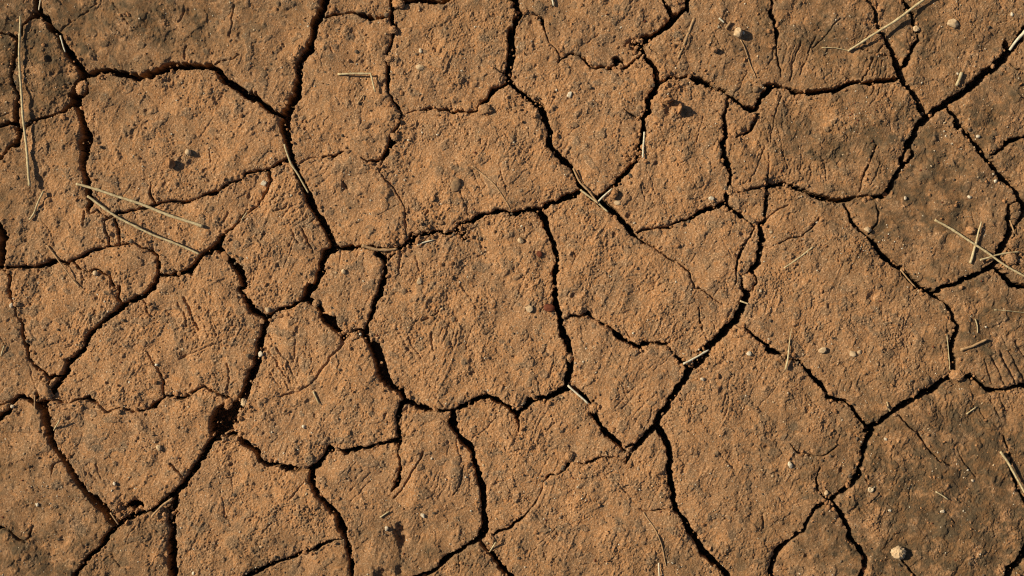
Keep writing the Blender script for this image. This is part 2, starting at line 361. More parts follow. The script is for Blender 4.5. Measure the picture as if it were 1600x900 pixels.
def parse(txt):
    out = []
    for ln in txt.strip().splitlines():
        p = ln.split('|'); r, c = int(p[0][0]), int(p[0][1])
        pts = [tuple(float(v) for v in q.split(',')) for q in p[1].split()]
        pts = [(c * 400 + x / 4, r * 225 + y / 4, w / 4) for x, y, w in pts]
        out.append((pts, float(p[2]) if len(p) > 2 else None))
    return out
cracks, grooves = parse(CR), parse(GR)

# ---------------------------------------------------------------- the surface as a height grid, 1 mm apart
MX, MY = 64, 64
NX, NY = W + 2 * MX + 1, H_IMG + 2 * MY + 1
px = np.arange(NX, dtype=np.float32) - MX; py = np.arange(NY, dtype=np.float32) - MY
PX, PY = np.meshgrid(px, py)                  # photo pixels = millimetres
EDGE = vnoise(PX / 16, PY / 16, 1) * 1.5 + vnoise(PX / 6, PY / 6, 2) * 1.1 + vnoise(PX / 3, PY / 3, 3) * 0.5
WX = PX + vnoise(PX / 22, PY / 22, 4) * 2.2 + vnoise(PX / 8, PY / 8, 5) * 1.3
WY = PY + vnoise(PX / 22, PY / 22, 6) * 2.2 + vnoise(PX / 8, PY / 8, 7) * 1.3
BROKEN = sstep(-0.45, 0.15, vnoise(PX / 14, PY / 14, 9)) * 0.55 + 0.45
HC = np.zeros((NY, NX), np.float32)           # crack depth (negative mm)
SM = np.full((NY, NX), 60.0, np.float32)      # distance outside the nearest wide crack
def stamp(p, q, fn, pad=24):
    x0 = int(min(p[0], q[0]) - pad) + MX; x1 = int(max(p[0], q[0]) + pad) + MX
    y0 = int(min(p[1], q[1]) - pad) + MY; y1 = int(max(p[1], q[1]) + pad) + MY
    x0, y0 = max(x0, 0), max(y0, 0); x1, y1 = min(x1, NX), min(y1, NY)
    if x1 <= x0 or y1 <= y0: return
    sl = (slice(y0, y1), slice(x0, x1))
    dx, dy = q[0] - p[0], q[1] - p[1]; L2 = dx * dx + dy * dy + 1e-6
    t = np.clip(((WX[sl] - p[0]) * dx + (WY[sl] - p[1]) * dy) / L2, 0, 1)
    d = np.hypot(WX[sl] - p[0] - t * dx, WY[sl] - p[1] - t * dy)
    fn(sl, d, p[2] + (q[2] - p[2]) * t)
def crack_fn(sl, d, w):
    rough = np.clip((w - 1.2) / 4, 0.15, 1)
    w = np.interp(w, [0, 2, 2.6, 3.6, 5, 60], [0, 2.0, 2.3, 3.0, 5, 60])
    s = d - w * 0.53 + EDGE[sl] * rough * 1.4
    D = np.interp(w, [1, 1.6, 2.2, 3, 4, 6], [2.5, 5.0, 9, 18, 40, 72]).astype(np.float32)
    D *= np.clip(BROKEN[sl] + (w - 2.4) / 1.6, BROKEN[sl], 1.0)
    soft = np.interp(w, [1, 3, 6], [0.9, 1.1, 1.3])
    HC[sl] = np.minimum(HC[sl], -D * (1 - sstep(-soft * 0.9, soft, s)))
    SM[sl] = np.minimum(SM[sl], np.where(w > 2.4, s, s + 6))
for pts, _ in cracks:
    for a, b in zip(pts, pts[1:]): stamp(a, b, crack_fn)
# jagged outer rim of the traced patch, itself a crack
rim = np.minimum(np.minimum(PX + MX, W + MX - PX), np.minimum(PY + MY, H_IMG + MY - PY)) + vnoise(PX / 60, PY / 60, 8) * 9 + EDGE * 1.5 - 12
HC = np.minimum(HC, -72 * (1 - sstep(-1, 2, rim)).astype(np.float32)); SM = np.minimum(SM, rim)

def relief(X, Y):
    h = vnoise(X / 120, Y / 120, 21) * 4.5 + vnoise(X / 48, Y / 48, 22) * 3.9 + vnoise(X / 24, Y / 24, 23) * 1.9
    wx = X + vnoise(X / 9, Y / 9, 31) * 3; wy = Y + vnoise(X / 9, Y / 9, 32) * 3
    a = vnoise(wx / 12, wy / 10, 24); b = vnoise(wx / 6, wy / 5, 25); c = vnoise(wx / 3.4, wy / 3.0, 26)
    rough = 0.42 + 0.95 * sstep(-0.35, 0.5, vnoise(X / 60, Y / 60, 30) + 0.5 * vnoise(X / 22, Y / 22, 36))   # some areas are smoother
    flake = sstep(-0.05, 0.12, vnoise(wx / 15, wy / 13, 33)) * 1.0 + sstep(0.0, 0.14, vnoise(wx / 7.5, wy / 6.5, 34)) * 0.75
    base = h.copy()
    h = rough * (0.7 * a + 0.6 * flake - 0.6 * np.abs(b) + 0.8 * c) + (0.55 + 0.65 * rough) * vnoise(X / 2.2, Y / 2.2, 35)
    u = (X + Y * 0.55); v = (Y * 0.9 - X * 0.3)                            # faint streaks, lower left to upper right
    h += 1.1 * sstep(0.1, 0.5, vnoise((X + Y * .6 + wx * .3) / 7, (Y - X * .5) / 42, 37)) * sstep(-.1, 0.35, vnoise(X / 55, Y / 55, 38))
    h += 0.9 * vnoise((X - Y) / 5, (X + Y) / 34, 27) * sstep(0, 0.5, vnoise(X / 70, Y / 70, 28))
    return base.astype(np.float32), h.astype(np.float32)
HS, HR = relief(PX, PY)
def groove_fn(depth):
    def fn(sl, d, w):
        s = d - w * 0.4 + EDGE[sl] * 0.45
        G[sl] = np.minimum(G[sl], -depth * (1 - sstep(-w * 0.4 - 0.5, 1.2, s)))
    return fn
G = np.zeros((NY, NX), np.float32)
for pts, dep in grooves:
    for a, b in zip(pts, pts[1:]): stamp(a, b, groove_fn(dep * 1.35), 16)
for k in range(260):                                  # faint random scratches
    x, y = random.uniform(-30, 1630), random.uniform(-30, 930)
    a = math.radians(random.choice([random.gauss(55, 18), random.gauss(115, 15), random.uniform(0, 180)])); L = random.uniform(12, 60)
    x2, y2 = x + L * math.cos(a), y - L * math.sin(a); xm, ym = (x + x2) / 2 + random.gauss(0, 2), (y + y2) / 2 + random.gauss(0, 2)
    w = random.uniform(1.2, 2.4); f = groove_fn(random.uniform(0.8, 2.4))
    stamp((x, y, w * .6), (xm, ym, w), f, 8); stamp((xm, ym, w), (x2, y2, w * .5), f, 8)
# scrape fans: side by side strokes left by a hoof or a stick, (x, y, direction in degrees, length, strokes, spacing, depth)
for x, y, a, L, n_, sp_, dp in [(690, 470, 62, 34, 5, 9, 3), (715, 525, 75, 44, 6, 9, 3.5), (655, 520, 118, 46, 4, 10, 3.2), (640, 430, 55, 30, 4, 8, 2.6), (845, 480, 60, 26, 4, 7, 2.4), (470, 560, 100, 36, 5, 10, 3), (450, 590, 120, 44, 4, 9, 3.2),
                                (1215, 200, 100, 60, 6, 9, 2.6), (1250, 270, 80, 40, 6, 8, 2.4), (1370, 105, 70, 34, 6, 6, 2.6), (1230, 90, 75, 50, 5, 9, 2.6), (390, 200, 35, 40, 7, 8, 2.2), (470, 340, 40, 46, 5, 9, 2.8), (430, 330, 30, 36, 4, 8, 2.4),
                                (500, 270, 40, 36, 5, 8, 2.2), (990, 640, 50, 60, 6, 8, 2.6), (1010, 570, 40, 30, 4, 8, 2), (560, 740, 50, 40, 4, 10, 2.6), (690, 760, 65, 40, 5, 10, 2.6), (330, 510, 112, 44, 4, 12, 3.2), (310, 560, 20, 60, 3, 10, 2.2),
                                (1150, 640, 75, 44, 5, 9, 2.4), (1330, 610, 78, 36, 4, 10, 2), (850, 660, 60, 34, 5, 8, 2.4), (160, 500, 95, 40, 3, 11, 2.2), (140, 740, 110, 34, 4, 8, 2.2), (1400, 760, 60, 50, 4, 10, 2.4), (1560, 660, 115, 50, 5, 9, 2.4),
                                (880, 230, 60, 40, 5, 9, 2.2), (750, 290, 120, 44, 4, 10, 2.4), (1075, 400, 70, 30, 4, 9, 2), (60, 370, 40, 36, 4, 10, 2.2), (1480, 640, 100, 40, 4, 9, 2)]:
    ar = math.radians(a)
    for q in range(n_):
        t = (q - n_ / 2) * sp_ + random.gauss(0, 1.5); l2 = L * random.uniform(.45, 1.0) / 2; aa = ar + random.gauss(0, .07); o = random.gauss(0, L * .12)
        mx, my = x + t * math.sin(ar) + o * math.cos(ar), y + t * math.cos(ar) - o * math.sin(ar); w = random.uniform(2.2, 4.6); f = groove_fn(dp * random.uniform(.25, .85))
        p0 = (mx - l2 * math.cos(aa), my + l2 * math.sin(aa), w * .5); p1 = (mx + random.gauss(0, 1.5), my + random.gauss(0, 1.5), w); p2 = (mx + l2 * math.cos(aa), my - l2 * math.sin(aa), w * .5)
        stamp(p0, p1, f, 10); stamp(p1, p2, f, 10)
CL = np.zeros((NY, NX), np.float32)                   # where a lump is of a darker, greyer clay
Bm = np.zeros((NY, NX), np.float32)
clump = sstep(0.22, 0.34, vnoise(WX / 19, WY / 17, 90) + 0.25 * vnoise(WX / 6, WY / 6, 91) + 0.25 * vnoise(PX / 90, PY / 90, 92) - 0.06)
Bm += 1.3 * clump; CL += 0.85 * clump * (0.6 + 0.4 * sstep(-.2, .4, vnoise(PX / 5, PY / 5, 93))) * sstep(-0.4, 0.3, vnoise(PX / 110, PY / 110, 94))
def splat(x, y, r, h, kind, asp=1.0, ang=0.0, clod=0.0):
    R = int(r * max(asp, 1) * 1.6 + 3); cx, cy = int(round(x)) + MX, int(round(y)) + MY
    x0, x1, y0, y1 = max(cx - R, 0), min(cx + R, NX), max(cy - R, 0), min(cy + R, NY)
    if x1 <= x0 or y1 <= y0: return
    sl = (slice(y0, y1), slice(x0, x1)); dx = PX[sl] - x; dy = PY[sl] - y
    ca, sa = math.cos(ang), math.sin(ang); u = (dx * ca + dy * sa) / asp; v = -dx * sa + dy * ca
    d = np.hypot(u, v) / r + EDGE[sl] * 0.16
    if kind == 'lump':
        k = 1 - sstep(0.55, 1.15, d)
        Bm[sl] += h * k * (1 - 0.25 * d * d); CL[sl] = np.maximum(CL[sl], clod * k)
    else:
        Bm[sl] += h * (1 - sstep(0.3, 1.1, d))
for k in range(3600):
    r = random.choice([random.uniform(1.5, 3.2), random.uniform(2.5, 5)]) if random.random() < 0.91 else random.uniform(5, 11)
    splat(random.uniform(-50, 1650), random.uniform(-50, 950), r, min(0.45 * r, 2.0) * random.uniform(0.4, 1.0), 'lump', random.uniform(1, 1.7), random.uniform(0, 3.1),
          random.choice([0, 0, random.uniform(0.4, 1.0)]))
for k in range(1300):
    r = random.choice([random.uniform(1.3, 2.6), random.uniform(1.5, 4)])
    splat(random.uniform(-50, 1650), random.uniform(-50, 950), r, -0.6 * r * random.uniform(0.5, 1.2), 'pit', random.uniform(1, 1.8), random.uniform(0, 3.1))
# pits one can point at in the photograph: x, y, radius, depth
for x, y, r, d in [(78, 93, 6, 4), (83, 115, 5, 3), (296, 17, 8, 3), (376, 55, 6, 3), (230, 173, 5, 4), (437, 110, 5, 3), (342, 155, 9, 2.5), (541, 292, 7, 4), (565, 155, 5, 4),
                   (604, 130, 8, 4), (960, 367, 5, 4), (983, 337, 5, 4), (897, 399, 5, 4), (818, 375, 5, 3), (1025, 255, 4, 3), (1340, 288, 14, 1.5), (1450, 322, 6, 1.5),
                   (288, 556, 9, 4), (900, 462, 7, 4), (920, 545, 8, 3), (1050, 163, 6, 4), (1043, 176, 6, 4), (1070, 175, 6, 4), (1361, 463, 8, 4), (1316, 735, 5, 4),
                   (1262, 870, 5, 4), (482, 627, 5, 3), (462, 522, 6, 3), (98, 845, 7, 3), (602, 902, 17, 9), (626, 822, 8, 5), (626, 834, 11, 7), (628, 848, 10, 5), (640, 850, 30, 2.5), (655, 800, 26, -2), (1000, 72, 14, 6), (988, 70, 12, 5), (195, 795, 12, 6), (212, 790, 14, 7), (1340, 880, 30, -2), (700, 500, 40, 2), (450, 110, 30, -2), (625, 890, 8, 4), (72, 272, 5, 3), (1250, 262, 5, 3), (1497, 255, 6, 3),
                   (500, 350, 6, 2), (1128, 610, 6, 3), (740, 585, 5, 3), (838, 396, 5, 2), (570, 775, 5, 2.5), (1160, 366, 5, 3), (570, 98, 6, 3)]:
    splat(x, y, r, -d, 'pit', 1.25, random.uniform(0, 3))
# real dark, damp soil, plus light falloff towards the corners painted into the colour
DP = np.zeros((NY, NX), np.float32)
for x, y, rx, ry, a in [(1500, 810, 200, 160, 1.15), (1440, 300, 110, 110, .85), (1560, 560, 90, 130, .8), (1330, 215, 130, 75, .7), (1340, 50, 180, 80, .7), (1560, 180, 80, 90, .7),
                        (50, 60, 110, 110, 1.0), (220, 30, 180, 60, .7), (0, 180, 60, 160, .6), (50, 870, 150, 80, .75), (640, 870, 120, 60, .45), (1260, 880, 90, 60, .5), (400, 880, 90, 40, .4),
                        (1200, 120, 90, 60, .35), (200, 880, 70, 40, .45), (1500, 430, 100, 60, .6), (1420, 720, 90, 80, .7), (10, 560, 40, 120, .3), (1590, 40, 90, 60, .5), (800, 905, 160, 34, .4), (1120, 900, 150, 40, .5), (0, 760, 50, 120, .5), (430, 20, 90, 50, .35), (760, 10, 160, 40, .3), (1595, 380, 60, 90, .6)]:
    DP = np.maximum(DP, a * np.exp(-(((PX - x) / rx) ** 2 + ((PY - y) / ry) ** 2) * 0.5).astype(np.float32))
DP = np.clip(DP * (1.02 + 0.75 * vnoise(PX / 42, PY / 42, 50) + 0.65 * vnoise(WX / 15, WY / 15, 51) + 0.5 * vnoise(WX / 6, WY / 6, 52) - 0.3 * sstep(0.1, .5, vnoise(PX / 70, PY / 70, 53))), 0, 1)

# ---------------------------------------------------------------- which slab each square millimetre belongs to
SLABS = [
 ((25, 12), 'dark plate filling the top left corner of the photo above a thin branching crack'),
 ((8, 90), 'narrow plate on the left edge left of the tall upright straw'),
 ((70, 110), 'tapering plate with the upper half of the tall upright straw lying on it'),
 ((80, 270), 'plate below the tall upright straw with a short curved dark straw lying on it'),
 ((250, 60), 'wide plate along the top edge above the thick crack that runs to the right'),
 ((270, 200), 'large upper left plate with a brown wedge stone and a round tan pebble on it'),
 ((560, 8), 'shallow plate on the top edge directly above the plate with the bent straw'),
 ((540, 200), 'tall plate carrying the bent straw right of the widest vertical crack'),
 ((700, 230), 'large plate with a half buried oval stone and small white stones near its top'),
 ((930, 40), 'plate on the top edge above the thin wavy crack, left of the small triangular plate'),
 ((900, 190), 'plate with one flat white pebble, ending in a point at the crossed straws'),
 ((1062, 5), 'small triangular plate on the top edge between two cracks that meet below it'),
 ((1150, 60), 'plate on the top edge with the bulb shaped stone casting a round shadow'),
 ((1070, 250), 'plate with three dark chips and pits near its top right of the crossed straws'),
 ((1155, 175), 'small wedge plate pointing down below the deep V shaped crack'),
 ((1290, 220), 'smooth dark plate shaped like a wide bowl below a nearly level crack'),
 ((1395, 60), 'small pointed plate on the top edge crossed by the long diagonal straw'),
 ((1500, 80), 'upper right plate with a flat tan pebble and an upright straw husk'),
 ((1560, 145), 'right edge plate just below the thick straw that bridges the crack'),
 ((1590, 250), 'small plate on the right edge between two cracks above the crossed straws'),
 ((1440, 320), 'dark plate on which three straws lie crossed near its right corner'),
 ((1594, 395), 'small broken plate on the right edge under the tip of the long crossed straw'),
 ((1175, 320), 'tiny plate between a crack junction and a short vertical crack right of centre'),
 ((560, 440), 'small shield shaped plate between two converging cracks below a brown root'),
 ((440, 390), 'plate left of the widest crack and right of the elongated tan stone in a crack'),
 ((300, 350), 'plate under the two long slanting straws'),
 ((225, 420), 'small rounded plate with a fine scalloped crack as its top edge'),
 ((100, 490), 'plate left of a long diagonal crack with a twig lying on its top left'),
 ((15, 560), 'left edge plate bordered on its right by a thin wavering crack'),
 ((280, 540), 'broad plate with two deep furrows and a winding thin crack at its foot'),
 ((180, 700), 'large bowl shaped plate left of the big dark hole'),
 ((60, 790), 'plate filling the lower left side with grey grit scattered on it'),
 ((190, 860), 'small plate on the bottom edge right under the tip of the bowl shaped plate'),
 ((370, 780), 'plate below the big dark hole with a straight diagonal lower edge'),
 ((470, 880), 'plate on the bottom edge below a rising crack, left of the deep S shaped crack'),
 ((490, 600), 'plate with long arched furrows between the big dark hole and the shield shaped plate'),
 ((600, 790), 'rough plate with a dark hollow and a white pebble at its centre'),
 ((730, 490), 'largest central plate with scrape marks on it and a reddish pebble at its right edge'),
 ((970, 430), 'large plate right of the central plate with a fine crack running down across it'),
 ((930, 600), 'wedge plate narrowing downward to a point with a short pale straw at its upper right'),
 ((800, 710), 'plate below the central plate with a small ochre clod on its lower right edge'),
 ((930, 800), 'sandy plate on the bottom edge with a short level hairline crack at its right side'),
 ((1180, 650), 'wide plate right of the straight diagonal crack with a small white stone near its top'),
 ((1320, 500), 'widest right hand plate with a pair of pale pebbles near its lower left'),
 ((1560, 520), 'plate on the right edge with a row of parallel finger like ridges'),
 ((1480, 760), 'huge dark plate in the lower right with a crumbly tan clod and a coiled shell'),
 ((1590, 890), 'plate cut off in the bottom right corner of the photo'),
 ((1290, 850), 'plate on the bottom edge between two cracks forking from one junction'),
 ((735, 888), 'small triangular plate on the bottom edge between two cracks below the rough plate'),
]
import heapq
def segment():
    cost = -HC[::2, ::2]; h, w = cost.shape
    lab = np.full(h * w, -1, np.int32); cf = cost.ravel().tolist(); heap = []; L = lab.tolist()
    for i, ((x, y), _) in enumerate(SLABS):
        p = int((y + MY) / 2) * w + int((x + MX) / 2); heap.append((0.0, 0, p, i))
    heapq.heapify(heap); cnt = 0
    while heap:
        c, _, p, i = heapq.heappop(heap)
        if L[p] >= 0: continue
        L[p] = i; xx = p % w
        for q, ok in ((p - 1, xx > 0), (p + 1, xx < w - 1), (p - w, p >= w), (p + w, p < (h - 1) * w)):
            if ok and L[q] < 0:
                cnt += 1; heapq.heappush(heap, (cf[q] if cf[q] > c else c, cnt, q, i))
    return np.array(L, np.int32).reshape(h, w)
LB = segment()
LB = np.repeat(np.repeat(LB, 2, 0), 2, 1)[:NY, :NX]

def blur(a, r):
    for ax in (0, 1):
        p = np.pad(a, [(r + 1, r) if k == ax else (0, 0) for k in (0, 1)], mode='edge').cumsum(ax)
        a = (np.take(p, range(2 * r + 1, p.shape[ax]), ax) - np.take(p, range(0, p.shape[ax] - 2 * r - 1), ax)) / (2 * r + 1)
    return a
rp = np.random.default_rng(3); NS = len(SLABS)
PR = blur(rp.uniform(0.48, 1.0, NS)[LB], 7)           # crust of its own on every plate
sx = np.array([q[0][0] for q in SLABS]); sy = np.array([q[0][1] for q in SLABS])
TZ = blur(rp.uniform(-2.2, 2.2, NS)[LB] + rp.normal(0, .014, NS)[LB] * (PX - sx[LB]) + rp.normal(0, .014, NS)[LB] * (PY - sy[LB]), 5)
edge_drop = -1.6 * np.exp(-np.clip(SM, 0, 60) / 3.0) - 0.7 * np.exp(-np.clip(SM, 0, 60) / 16)
chips = -3.0 * sstep(0.15, 0.7, vnoise(PX / 9, PY / 9, 40)) * np.exp(-np.clip(SM, 0, 60) / 5.0)
HT = (HS + HR * PR * (1 - 0.25 * DP) + TZ + G + Bm + edge_drop + chips + HC + vnoise(PX / 4, PY / 4, 44) * 1.5 * sstep(0, 10, -HC)).astype(np.float32)
FLOOR = -66.0
def height(x, y):                                     # mm, bilinear at a photo position
    fx = min(max(x + MX, 0), NX - 2.001); fy = min(max(y + MY, 0), NY - 2.001); i, j = int(fx), int(fy); u, v = fx - i, fy - j
    return float(HT[j, i] * (1 - u) * (1 - v) + HT[j, i + 1] * u * (1 - v) + HT[j + 1, i] * (1 - u) * v + HT[j + 1, i + 1] * u * v)

def mesh_from_arrays(name, co, quads, atts=None, smooth=True):
    me = bpy.data.meshes.new(name); nf = len(quads)
    me.vertices.add(len(co)); me.vertices.foreach_set('co', co.astype(np.float32).ravel())
    me.loops.add(nf * 4); me.loops.foreach_set('vertex_index', quads.astype(np.int32).ravel())
    me.polygons.add(nf); me.polygons.foreach_set('loop_start', np.arange(0, nf * 4, 4, dtype=np.int32))
    me.polygons.foreach_set('loop_total', np.full(nf, 4, np.int32))
    me.polygons.foreach_set('use_smooth', np.full(nf, smooth, dtype=bool))
    me.update(calc_edges=True)
    for k, v in (atts or {}).items():
        a = me.attributes.new(k, 'FLOAT', 'POINT'); a.data.foreach_set('value', v.astype(np.float32).ravel())
    return me
def link(name, me, mat, label=None, cat=None, group=None, kind=None, loc=(0, 0, 0), parent=None):
    o = bpy.data.objects.new(name, me); C.objects.link(o); o.location = loc
    if mat and not me.materials: me.materials.append(mat)
    if parent: o.parent = parent
    for k, v in (('label', label), ('category', cat), ('group', group), ('kind', kind)):
        if v: o[k] = v
    return o

vid = np.arange(NX * NY).reshape(NY, NX)
Q = np.stack([vid[1:, :-1], vid[1:, 1:], vid[:-1, 1:], vid[:-1, :-1]], -1)     # counter-clockwise seen from above
FL = LB[:-1, :-1]
low = np.minimum(np.minimum(HT[1:, :-1], HT[1:, 1:]), np.minimum(HT[:-1, 1:], HT[:-1, :-1]))
keep = low > FLOOR - 6
X3 = (PX - 800) * MM; Y3 = (450 - PY) * MM; Z3 = HT * MM
allco = np.stack([X3, Y3, Z3], -1).reshape(-1, 3)
for i, (sp, label) in enumerate(SLABS):
    q = Q[(FL == i) & keep].reshape(-1, 4)
    if len(q) < 10: print('EMPTY SLAB', i, label); continue
    used, inv = np.unique(q, return_inverse=True)
    co = allco[used].copy(); cx, cy = float(co[:, 0].mean()), float(co[:, 1].mean())
    co[:, 0] -= cx; co[:, 1] -= cy
    me = mesh_from_arrays('mud_plate', co, inv.reshape(-1, 4), {'dark_soil_edge_shade': DP.ravel()[used], 'clod': CL.ravel()[used]})
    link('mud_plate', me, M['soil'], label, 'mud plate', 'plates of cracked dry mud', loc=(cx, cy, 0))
    print('slab', i, len(q), label[:40])

# ---------------------------------------------------------------- ground: crack floor inside, cracked plain outside
def axis(half):
    a = [0.0]; st = 4.0
    while a[-1] < 40000:
        if a[-1] > half: st *= 1.12
        a.append(a[-1] + st)
    a = np.array(a); return np.concatenate([-a[:0:-1], a]).astype(np.float64)
gx, gy = axis(1500), axis(1100)
GX, GY = np.meshgrid(gx + 800, gy + 450)
spc = np.maximum(np.abs(np.gradient(gx))[None, :], np.abs(np.gradient(gy))[:, None])
wx = GX + vnoise(GX / 60, GY / 60, 60) * 22 + vnoise(GX / 18, GY / 18, 61) * 6; wy = GY + vnoise(GX / 60, GY / 60, 62) * 22 + vnoise(GX / 18, GY / 18, 63) * 6
cell = 210.0; ci = np.floor(wx / cell).astype(int); cj = np.floor(wy / cell).astype(int)
tab = np.random.default_rng(5).random((4096, 2)); pts = []
for a in (-1, 0, 1):
    for b in (-1, 0, 1):
        hsh = ((ci + a) * 73856093 ^ (cj + b) * 19349663) & 4095
        pts.append(((ci + a + .15 + .7 * tab[hsh, 0]) * cell, (cj + b + .15 + .7 * tab[hsh, 1]) * cell))
ds = np.sort(np.stack([np.hypot(wx - a, wy - b) for a, b in pts]), axis=0)
vor = (ds[1] - ds[0]) * 0.5
out_d = np.minimum(np.minimum(GX + MX, W + MX - GX), np.minimum(GY + MY, H_IMG + MY - GY)) + vnoise(GX / 60, GY / 60, 8) * 9 - 12
fade = np.clip(1 - (spc - 4) / 22, 0, 1)
rel = relief(GX, GY); surf = (rel[0] + rel[1]) * np.clip(12 / spc, 0.15, 1) - 60 * (1 - sstep(2, 7, vor)) * fade
inside = -66 + vnoise(GX / 30, GY / 30, 70) * 2.5 + vnoise(GX / 9, GY / 9, 71) * 1.5
k = sstep(-9, -4, out_d)
GZ = surf * (1 - k) + inside * k
gv = np.arange(GX.size).reshape(GX.shape)
gq = np.stack([gv[1:, :-1], gv[1:, 1:], gv[:-1, 1:], gv[:-1, :-1]], -1).reshape(-1, 4)
gco = np.stack([(GX - 800) * MM, (450 - GY) * MM, GZ * MM], -1).reshape(-1, 3)
gme = mesh_from_arrays('ground', gco, gq, {'dark_soil_edge_shade': np.clip(0.25 + vnoise(GX / 300, GY / 300, 72), 0, .7), 'clod': GX * 0})
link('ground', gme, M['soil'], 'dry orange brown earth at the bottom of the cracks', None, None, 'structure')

# ---------------------------------------------------------------- straws, twigs and roots
def to_w(x, y, z): return Vector(((x - 800) * MM, (450 - y) * MM, z * MM))
def stem(name, cat, label, pts, w, mat, lift=(0, 0), taper=(0.9, 0.7), group=None, sink=0.0, nodes=True, flat=1.0, follow=False):
    # pts: photo px along the stem; w: thickness in mm; lift: extra height at either end
    P = [Vector((x, y)) for x, y in pts]; L = sum((b - a).length for a, b in zip(P, P[1:]))
    n = max(6, int(L / 5)); samp = []
    seg = [(b - a).length for a, b in zip(P, P[1:])]
    for k in range(n + 1):
        t = k / n * L; i = 0
        while i < len(seg) - 1 and t > seg[i]: t -= seg[i]; i += 1
        u = t / seg[i]
        p0 = P[max(i - 1, 0)]; p1, p2 = P[i], P[i + 1]; p3 = P[min(i + 2, len(P) - 1)]
        if len(P) > 2 and not cat.startswith('bent'):
            c = 0.5 * ((2 * p1) + (p2 - p0) * u + (2 * p0 - 5 * p1 + 4 * p2 - p3) * u * u + (3 * p1 - p0 - 3 * p2 + p3) * u ** 3)
        else: c = p1.lerp(p2, u)
        samp.append(c)
    wob = 0.0 if L < 25 else L * 0.007
    pw = random.uniform(0, 6); sn_ = (P[-1] - P[0]).normalized(); sn_ = Vector((-sn_.y, sn_.x))
    samp = [c + sn_ * wob * (math.sin(pw + k * 6 / n) + 0.35 * math.sin(pw * 3 + k * 17 / n)) for k, c in enumerate(samp)]
    hs = [max(max(height(c.x + dx, c.y + dy) for dx in (-1, 0, 1) for dy in (-1, 0, 1)), -7.0) for c in samp]
    r0 = w / 2
    if follow:
        z = [sum(hs[max(0, k - 1):k + 2]) / len(hs[max(0, k - 1):k + 2]) + r0 * (1 - sink) for k in range(n + 1)]
    else:
        za, zb = hs[0], hs[-1]; line = [za + (zb - za) * k / n for k in range(n + 1)]
        up = max(0.0, max(h - q for h, q in zip(hs, line)))
        z = [q + up * (0.6 if up < 4 else 0.9) + r0 * (1 - sink) for q in line]
    ph = random.uniform(0, 9)
    z = [q + lift[0] * (1 - k / n) + lift[1] * k / n for k, q in enumerate(z)]
    cc = [to_w(c.x, c.y, q) for c, q in zip(samp, z)]
    base = cc[len(cc) // 2].copy(); vs, fs, R = [], [], 8
    for k, c in enumerate(cc):
        t = (cc[min(k + 1, n)] - cc[max(k - 1, 0)]).normalized()
        side = t.cross(Vector((0, 0, 1))).normalized(); upv = side.cross(t)
        f = k / n; r = r0 * MM * (taper[0] + (taper[1] - taper[0]) * f) * (1 + 0.07 * math.sin(ph + k * 1.7))
        if nodes and k % 11 == 7: r *= 1.28
        for j in range(R):
            a = 2 * math.pi * j / R; vs.append(c - base + (side * math.cos(a) + upv * math.sin(a) * flat) * r)
    for k in range(n):
        for j in range(R):
            a, b = k * R + j, k * R + (j + 1) % R; fs.append((a, b, b + R, a + R))
    fs.append(tuple(reversed(range(R)))); fs.append(tuple(range(n * R, n * R + R)))
    me = bpy.data.meshes.new(name); me.from_pydata([tuple(v) for v in vs], [], fs); me.update()
    for p in me.polygons: p.use_smooth = len(p.vertices) == 4
    return link(name, me, M[mat], label, cat, group, loc=base)
SG = 'loose dry straws on the mud'
def straw(label, pts, w=3.6, mat='straw', **k): return stem('straw', k.pop('cat', 'straw'), label, pts, w, mat, group=SG, **k)
straw('tall nearly upright pale straw at the far left casting a dark shadow to its right', [(32, 27), (35, 110), (41, 200), (44, 255), (48, 291)], 4.6, lift=(4, 4), taper=(.75, .95))
straw('upper of the two long slanting straws on the left, ending farther right', [(121, 287), (150, 297), (230, 323), (318, 353)], 4.8, taper=(.8, 1))
straw('lower of the two long slanting straws on the left, ending at a crack', [(138, 308), (196, 344), (260, 375), (313, 398)], 4.3)
straw('short curved dark straw with pale lower tip below the tall upright straw', [(69, 299), (60, 318), (54, 333), (46, 343)], 3.4, lift=(3, 0))
stem('twig', 'twig', 'thin brown twig lying over a crack at the left below the two slanting straws', [(74, 383), (90, 405), (106, 426), (126, 449)], 2.8, 'brown', lift=(0, 1))
straw('bent straw folded at a right angle, on the plate right of the widest crack', [(528, 117), (580, 115), (587, 145)], 3.6, cat='bent straw', lift=(0, 3.5))
straw('short stub of straw standing in a pit under the bent straw', [(559, 163), (568, 149)], 4.0, 'brown', nodes=False)
straw('thin curved straw hanging down the widest crack', [(446, 226), (454, 252), (466, 274), (481, 301)], 3.6, 'straw', lift=(1, 0))
stem('root', 'root', 'thick brown root lying in the crack above the shield shaped plate', [(566, 383), (585, 389), (602, 391), (621, 389)], 5.6, 'brown', lift=(2, 2))
straw('small curled pale straw in the crumbly crack right of the brown root', [(652, 383), (664, 378), (677, 375)], 2.8, 'pale', follow=True)
straw('short upright pale straw in the crack above the crossed straws', [(1007, 206), (1004, 247)], 3.6, 'pale', lift=(1, 2))
stem('root', 'root', 'curved brown root following the crack down to the crossed straws', [(896, 263), (905, 284), (921, 300), (935, 318)], 3.6, 'brown', lift=(3, 3))
straw('grey straw lying under the crossing, from its upper left to lower right', [(907, 296), (920, 307), (935, 318), (950, 331)], 3.6)
straw('pale straw of the crossing that rises to the upper right', [(933, 316), (956, 295)], 3.4, 'pale', lift=(4, 2))
straw('flat dull straw pressed into the mud left of the bulb shaped stone', [(1085, 28), (1073, 58), (1059, 91)], 4.6, 'brown', sink=1.0, flat=.5, follow=True)
